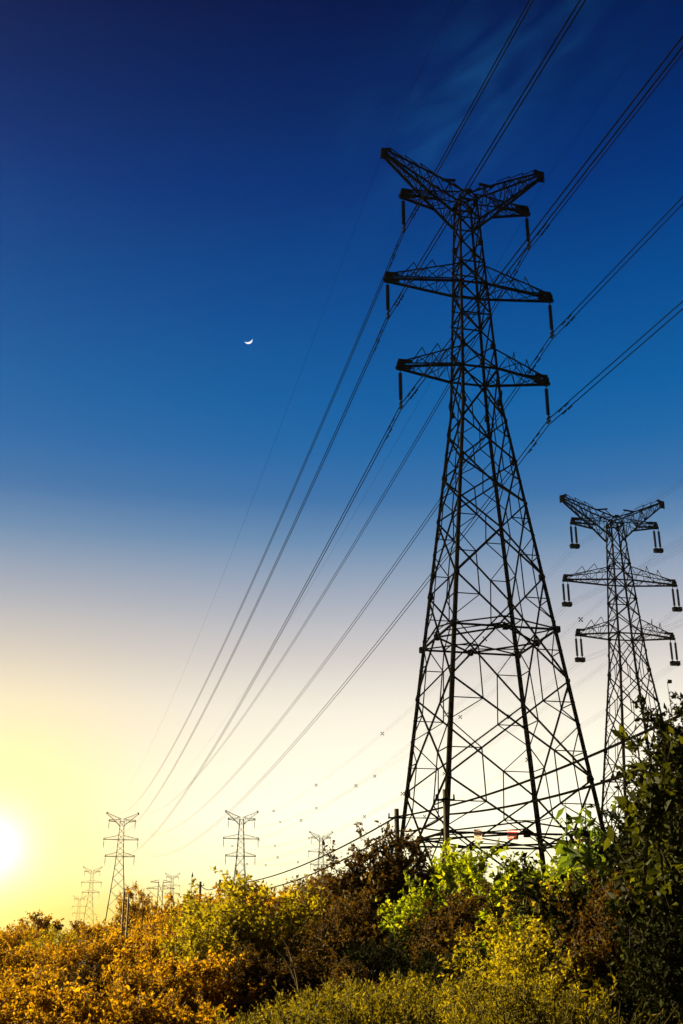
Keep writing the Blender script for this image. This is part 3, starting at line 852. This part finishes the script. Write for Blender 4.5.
PR = {
 'maroon_bush': lambda: proto(3.9, 'shrub', width=3.1, mat='maroon', leaf=(.10, .055), stems=21, subs=14, twigs=8, per=12, seed=21, upright=.8, twig_len=.42),
 'bright_bush': lambda: proto(3.6, 'shrub', width=2.6, mat='bright', leaf=(.13, .07), stems=16, subs=13, twigs=7, per=11, seed=22, upright=.6, twig_len=.42),
 'bright_bush2': lambda: proto(3.3, 'shrub', width=2.4, mat='bright', leaf=(.12, .06), stems=16, subs=12, twigs=7, per=12, seed=29, upright=.75, twig_len=.40),
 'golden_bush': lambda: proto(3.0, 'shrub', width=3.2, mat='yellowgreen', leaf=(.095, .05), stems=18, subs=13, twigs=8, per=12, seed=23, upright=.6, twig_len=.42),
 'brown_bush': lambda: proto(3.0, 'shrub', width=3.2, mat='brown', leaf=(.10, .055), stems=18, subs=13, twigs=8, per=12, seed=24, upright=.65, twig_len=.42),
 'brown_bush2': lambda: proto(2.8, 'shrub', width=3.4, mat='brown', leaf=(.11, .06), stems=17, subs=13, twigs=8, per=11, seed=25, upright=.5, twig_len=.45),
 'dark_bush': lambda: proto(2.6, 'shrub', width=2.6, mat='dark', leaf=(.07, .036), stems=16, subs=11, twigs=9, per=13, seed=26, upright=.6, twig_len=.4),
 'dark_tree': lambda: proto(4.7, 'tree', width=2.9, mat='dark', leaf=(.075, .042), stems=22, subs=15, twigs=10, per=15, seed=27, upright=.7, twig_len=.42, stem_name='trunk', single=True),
 'lime_bush': lambda: proto(2.6, 'shrub', width=2.0, mat='yellowgreen', leaf=(.07, .038), stems=16, subs=12, twigs=8, per=13, seed=41, upright=.8, twig_len=.34),
 'sapling': lambda: proto(3.0, 'sapling', width=.9, mat='broad', leaf=(.16, .07), stems=3, subs=6, twigs=3, per=4, seed=28, upright=.4, droop=.75, twig_len=.26, crown_from=.72, stem_name='trunk', single=True),
 'tall_sapling': lambda: proto(4.0, 'sapling', width=.9, mat='darkbright', leaf=(.12, .065), stems=6, subs=11, twigs=5, per=7, seed=38, upright=.5, droop=.3, twig_len=.24, crown_from=.35, stem_name='trunk', single=True),
 'thin_tree': lambda: proto(4.8, 'tree', width=.8, mat='dark', leaf=(.09, .05), stems=6, subs=14, twigs=6, per=7, seed=39, upright=.9, twig_len=.25, crown_from=.3, stem_name='trunk', single=True),
 'mid_tree': lambda: proto(4.0, 'tree', width=1.7, mat='dark', leaf=(.075, .04), stems=14, subs=14, twigs=9, per=13, seed=40, upright=.7, twig_len=.36, stem_name='trunk', single=True),
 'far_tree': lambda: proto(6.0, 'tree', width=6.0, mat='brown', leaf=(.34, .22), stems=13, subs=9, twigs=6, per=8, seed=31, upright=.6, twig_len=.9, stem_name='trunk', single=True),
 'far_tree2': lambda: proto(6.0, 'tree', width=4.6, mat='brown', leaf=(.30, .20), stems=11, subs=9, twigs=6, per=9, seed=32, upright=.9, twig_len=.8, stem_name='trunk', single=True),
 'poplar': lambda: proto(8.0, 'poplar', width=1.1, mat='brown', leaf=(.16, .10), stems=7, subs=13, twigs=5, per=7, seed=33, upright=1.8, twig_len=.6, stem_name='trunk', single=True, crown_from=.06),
}
def plant(key, px, d, top, label, cat, group=None, sxy=None, rz=None):
    o = inst(key); place(o, px, d, top, None, rz, sxy); tag(o, label, cat, group); return o

# --- distinct shrubs and trees
SH = 'shrubs in front of the largest pylon'
plant('maroon_bush', 380, 26, 836, 'tall red brown shrub at the left foot of the largest pylon', 'shrub', SH)
plant('maroon_bush', 462, 20, 893, 'low red brown shrub between the bright green shrubs', 'shrub', SH, .8)
plant('maroon_bush', 575, 18.5, 886, 'red brown shrub under the drooping broad leaves at right', 'shrub', SH, .75)
plant('bright_bush', 440, 27, 852, 'bright green shrub right of the tall red brown shrub, under the wooden pole', 'shrub', SH)
plant('bright_bush2', 500, 24, 864, 'bright green shrub below the red warning sign', 'shrub', SH)
plant('bright_bush', 550, 23, 862, 'bright green shrub below the right pale warning sign', 'shrub', SH)
plant('bright_bush2', 526, 19, 905, 'lower bright yellow green shrub in front of the row under the red sign', 'shrub', SH, .8)
plant('bright_bush', 415, 23, 884, 'green shrub in front of the tall red brown shrub', 'shrub', SH, .7)
plant('golden_bush', 262, 24, 880, 'large yellow green shrub lit gold, below the thin brown pylon', 'shrub', SH)
plant('golden_bush', 223, 23, 908, 'smaller golden shrub left of the large yellow green shrub', 'shrub', SH, .85)
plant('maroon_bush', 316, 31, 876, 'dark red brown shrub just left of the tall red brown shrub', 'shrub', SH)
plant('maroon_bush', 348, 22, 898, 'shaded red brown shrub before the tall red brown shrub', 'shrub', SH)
plant('dark_bush', 618, 15, 845, 'dark shrub at the foot of the dark tree', 'shrub', SH)
plant('dark_bush', 655, 12.5, 905, 'shade dark shrub in the right corner of the picture', 'shrub', SH)  # its near black leaf colour stands in for the shade of this corner
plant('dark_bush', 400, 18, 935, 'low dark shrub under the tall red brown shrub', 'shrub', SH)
plant('bright_bush2', 474, 25, 857, 'chartreuse shrub below the left pale warning sign', 'shrub', SH)
plant('bright_bush2', 588, 21, 862, 'chartreuse shrub behind the drooping broad leaves, under the right leg of the pylon', 'shrub', SH, .9)
plant('lime_bush', 505, 16, 902, 'fine leaved yellow green shrub above the weeds, left of the other two', 'shrub', SH)
plant('lime_bush', 558, 14.5, 893, 'fine leaved yellow green shrub below the slim sapling', 'shrub', SH)
plant('lime_bush', 532, 13, 932, 'lowest fine leaved yellow green shrub, in front of two others', 'shrub', SH, .75)
plant('maroon_bush', 606, 13.2, 886, 'red brown shrub at the foot of the saplings near the dark tree', 'shrub', SH, .5)
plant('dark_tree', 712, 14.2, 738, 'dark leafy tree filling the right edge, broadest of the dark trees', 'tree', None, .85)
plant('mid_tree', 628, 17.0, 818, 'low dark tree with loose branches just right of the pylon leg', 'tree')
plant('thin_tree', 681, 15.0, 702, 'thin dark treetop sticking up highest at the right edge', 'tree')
plant('mid_tree', 645, 15.5, 778, 'narrower dark tree left of the broad dark tree', 'tree', None, 1.15)
plant('sapling', 612, 17, 806, 'sapling with large drooping leaves before the right legs of the largest pylon', 'sapling', 'broad leaved saplings')
plant('sapling', 562, 21.5, 820, 'slim sapling with drooping leaves right of the red sign', 'sapling', 'broad leaved saplings')
plant('tall_sapling', 640, 13.0, 742, 'tall sapling with bright leaves beside the dark tree and the second pylon', 'sapling', 'broad leaved saplings')

# --- the long hedge running away to the left
g2 = np.random.default_rng(77)
HG = 'shrubs of the long hedge'
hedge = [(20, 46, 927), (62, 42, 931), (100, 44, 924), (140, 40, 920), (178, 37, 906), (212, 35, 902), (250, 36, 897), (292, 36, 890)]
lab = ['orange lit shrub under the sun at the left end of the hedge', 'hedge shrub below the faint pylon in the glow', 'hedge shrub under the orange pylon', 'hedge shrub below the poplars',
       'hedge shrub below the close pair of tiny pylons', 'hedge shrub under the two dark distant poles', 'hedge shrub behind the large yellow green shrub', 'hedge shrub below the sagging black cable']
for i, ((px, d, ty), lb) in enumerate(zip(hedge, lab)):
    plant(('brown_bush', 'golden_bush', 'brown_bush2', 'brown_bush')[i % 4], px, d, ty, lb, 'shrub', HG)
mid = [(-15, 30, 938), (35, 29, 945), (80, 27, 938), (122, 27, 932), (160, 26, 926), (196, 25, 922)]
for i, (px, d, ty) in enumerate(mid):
    plant('brown_bush2' if i % 2 else 'brown_bush', px, d, ty, 'glow tinted brown shrub in the hazy middle of the hedge at left', 'shrub', 'shrubs in the middle of the hedge')
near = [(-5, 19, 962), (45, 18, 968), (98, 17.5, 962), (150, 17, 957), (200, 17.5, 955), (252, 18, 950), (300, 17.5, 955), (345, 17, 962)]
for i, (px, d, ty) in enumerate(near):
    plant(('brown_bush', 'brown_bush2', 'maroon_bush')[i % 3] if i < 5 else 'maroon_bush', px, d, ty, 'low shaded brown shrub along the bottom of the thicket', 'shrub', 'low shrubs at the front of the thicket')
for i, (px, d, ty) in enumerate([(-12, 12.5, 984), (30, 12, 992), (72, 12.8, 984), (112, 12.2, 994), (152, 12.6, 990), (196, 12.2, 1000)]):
    plant('brown_bush' if i % 2 else 'brown_bush2', px, d, ty, 'lowest glow tinted golden shrub on the bottom edge of the thicket at left', 'shrub', 'golden shrubs on the bottom edge')
for i, (px, d, ty) in enumerate([(450, 17, 950), (505, 16.5, 948), (560, 15.5, 935), (600, 14, 940), (690, 17, 860)]):
    plant('dark_bush', px, d, ty, 'low shade dark shrub among the weeds at right', 'shrub', 'low dark shrubs at right')  # set here to darken the lower right, shade carried by the leaf colour

# --- trees farther off
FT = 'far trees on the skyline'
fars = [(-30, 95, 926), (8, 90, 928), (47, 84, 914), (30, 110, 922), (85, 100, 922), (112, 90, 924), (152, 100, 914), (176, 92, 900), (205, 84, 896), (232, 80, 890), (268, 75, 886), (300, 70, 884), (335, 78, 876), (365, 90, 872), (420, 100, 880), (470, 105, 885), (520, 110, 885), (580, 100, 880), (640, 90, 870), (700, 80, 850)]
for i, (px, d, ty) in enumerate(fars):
    o = plant('far_tree' if i % 2 else 'far_tree2', px, d, ty, 'rounded glow tinted brown tree in the far treeline behind the hedge', 'tree', FT)
pops = [(127, 72, 892), (133.5, 70, 885), (140.5, 72, 890), (144.5, 73, 893), (121, 74, 901), (149.5, 75, 899)]
for i, (px, d, ty) in enumerate(pops):
    plant('poplar', px, d, ty, 'slim dark poplar right of the orange pylon, one of a tight row' , 'poplar', 'row of slim poplars')

# bare pale twigs arching out of the hedge
def arching(px, d, top, label, lean):
    x, y = spot(px, d); h = height_at(top, d)
    root = empty('bare_branch', (x, y, 0)); b = MB()
    for k in range(2):
        ts = np.linspace(0, 1, 9)
        b.tube([(lean * (t ** 1.8) * (.8 + .3 * k) + .06 * k, .05 * k, h * (1 - .1 * k) * math.sin(t * 1.45)) for t in ts], np.linspace(.016, .005, 9).tolist(), 5)
    b.build('stem', M['pale_bark'], root); tag(root, label, 'branch', 'bare arching branches')
arching(306, 16.3, 930, 'pair of bare pale stems arching left before the large yellow green shrub', -.55)
arching(213, 15.8, 975, 'pair of short bare pale stems leaning left low in the thicket', -.35)

# --- tall weeds along the front (uncountable ground cover)
def make_weeds():
    g = np.random.default_rng(91)
    B = []; Dn = []; LL = []; stems = MB()
    for cl in range(190):
        pxc = g.uniform(190, 620) if g.random() < .8 else g.uniform(-60, 760); dc = g.uniform(10.5, 17.5)
        lim = np.interp(pxc, [-60, 150, 240, 330, 430, 520, 600, 760], [1050, 1036, 1014, 986, 970, 964, 990, 1005]) + abs(g.normal()) * 22 - 6
        hmax = min(EYE + dc * math.tan(elev(lim)), 1.9)
        if hmax < .3: continue
        xc, yc = spot(pxc, dc)
        for k in range(int(g.integers(9, 20))):
            rr = abs(g.normal()) * .26; a_ = g.uniform(0, 6.28); x = xc + rr * math.cos(a_); y = yc + rr * math.sin(a_)
            h = hmax * g.uniform(.75, 1.0) * (1 - .6 * min(rr, .7))
            lean = g.normal(size=2) * .14 * h
            stems.bar((x, y, 0), (x + lean[0], y + lean[1], h * .97), .007)
            nb = int(7 + 9 * h)                       # side sprigs, each feathered with small leaflets
            for t in g.uniform(.3, 1, nb) ** .75:
                a0 = g.uniform(0, 2 * np.pi); ln = (.06 + .17 * (1 - .6 * t)) * g.uniform(.6, 1.3)
                dv = np.array([math.cos(a0), math.sin(a0), .5 + 1.0 * t + g.normal() * .25]); dv /= np.linalg.norm(dv)
                p0 = np.array([x + lean[0] * t * t, y + lean[1] * t * t, h * t])
                m_ = 9
                tt = np.linspace(.1, 1, m_)[:, None]
                B.append(p0 + dv * ln * tt); Dn.append(dv * .8 + g.normal(size=(m_, 3)) * .6); LL.append(np.full(m_, .05) * g.uniform(.6, 1.3))
    for k in range(700):
        px = g.uniform(180, 700); d = g.uniform(9, 16.5); x, y = spot(px, d)
        lim = np.interp(px, [180, 330, 430, 520, 600, 760], [1025, 985, 966, 960, 985, 1000]) - 8 + abs(g.normal()) * 30
        h = min(EYE + d * math.tan(elev(lim)), 1.9) * g.uniform(.7, 1.05)
        if h < .3: continue
        ln = g.normal(size=2) * .22 * h
        P = [Vector((x + ln[0] * t * t, y + ln[1] * t * t, h * (t - .12 * t ** 3))) for t in (0, .4, .75, 1)]
        w = .011 if k % 3 else .006
        for i in range(3): stems.bar(P[i], P[i + 1], w * (1 - .3 * i), .002 if k % 3 else w)
        if k % 3 == 0:
            for t in np.linspace(.78, 1, 7): stems.bar(P[2].lerp(P[3], (t - .78) / .22), P[2].lerp(P[3], (t - .78) / .22) + Vector(g.normal(size=3) * .035), .010)
    B = np.concatenate(B); Dn = unit(np.concatenate(Dn)); LL = np.concatenate(LL)
    v, f = leaves_mesh(B, Dn, LL, LL * .36, .2, .05, g)
    sv = np.array(stems.v); sf = np.array(stems.f)
    tri = np.concatenate([sf[:, [0, 1, 2]], sf[:, [0, 2, 3]]])
    o = mesh_obj('tall_weeds', np.concatenate([v, sv]), np.concatenate([f, tri + len(v)]), M['weed'])
    tag(o, 'feathery yellow green weeds along the bottom of the thicket', 'weeds', None, 'stuff')
make_weeds()

for o in list(bpy.data.objects):
    if '_h' in o: del o['_h']

# ------------------------------------------------------------------ render settings
sc.render.engine = 'CYCLES'
c = sc.cycles
c.use_denoising = True
c.max_bounces = 5; c.diffuse_bounces = 3; c.glossy_bounces = 2; c.transmission_bounces = 3; c.volume_bounces = 0; c.transparent_max_bounces = 4
c.sample_clamp_indirect = 6
sc.view_settings.view_transform = 'Standard'
sc.view_settings.look = 'None'
sc.view_settings.exposure = 1.55
sc.view_settings.gamma = 1
sc.view_settings.use_curve_mapping = False
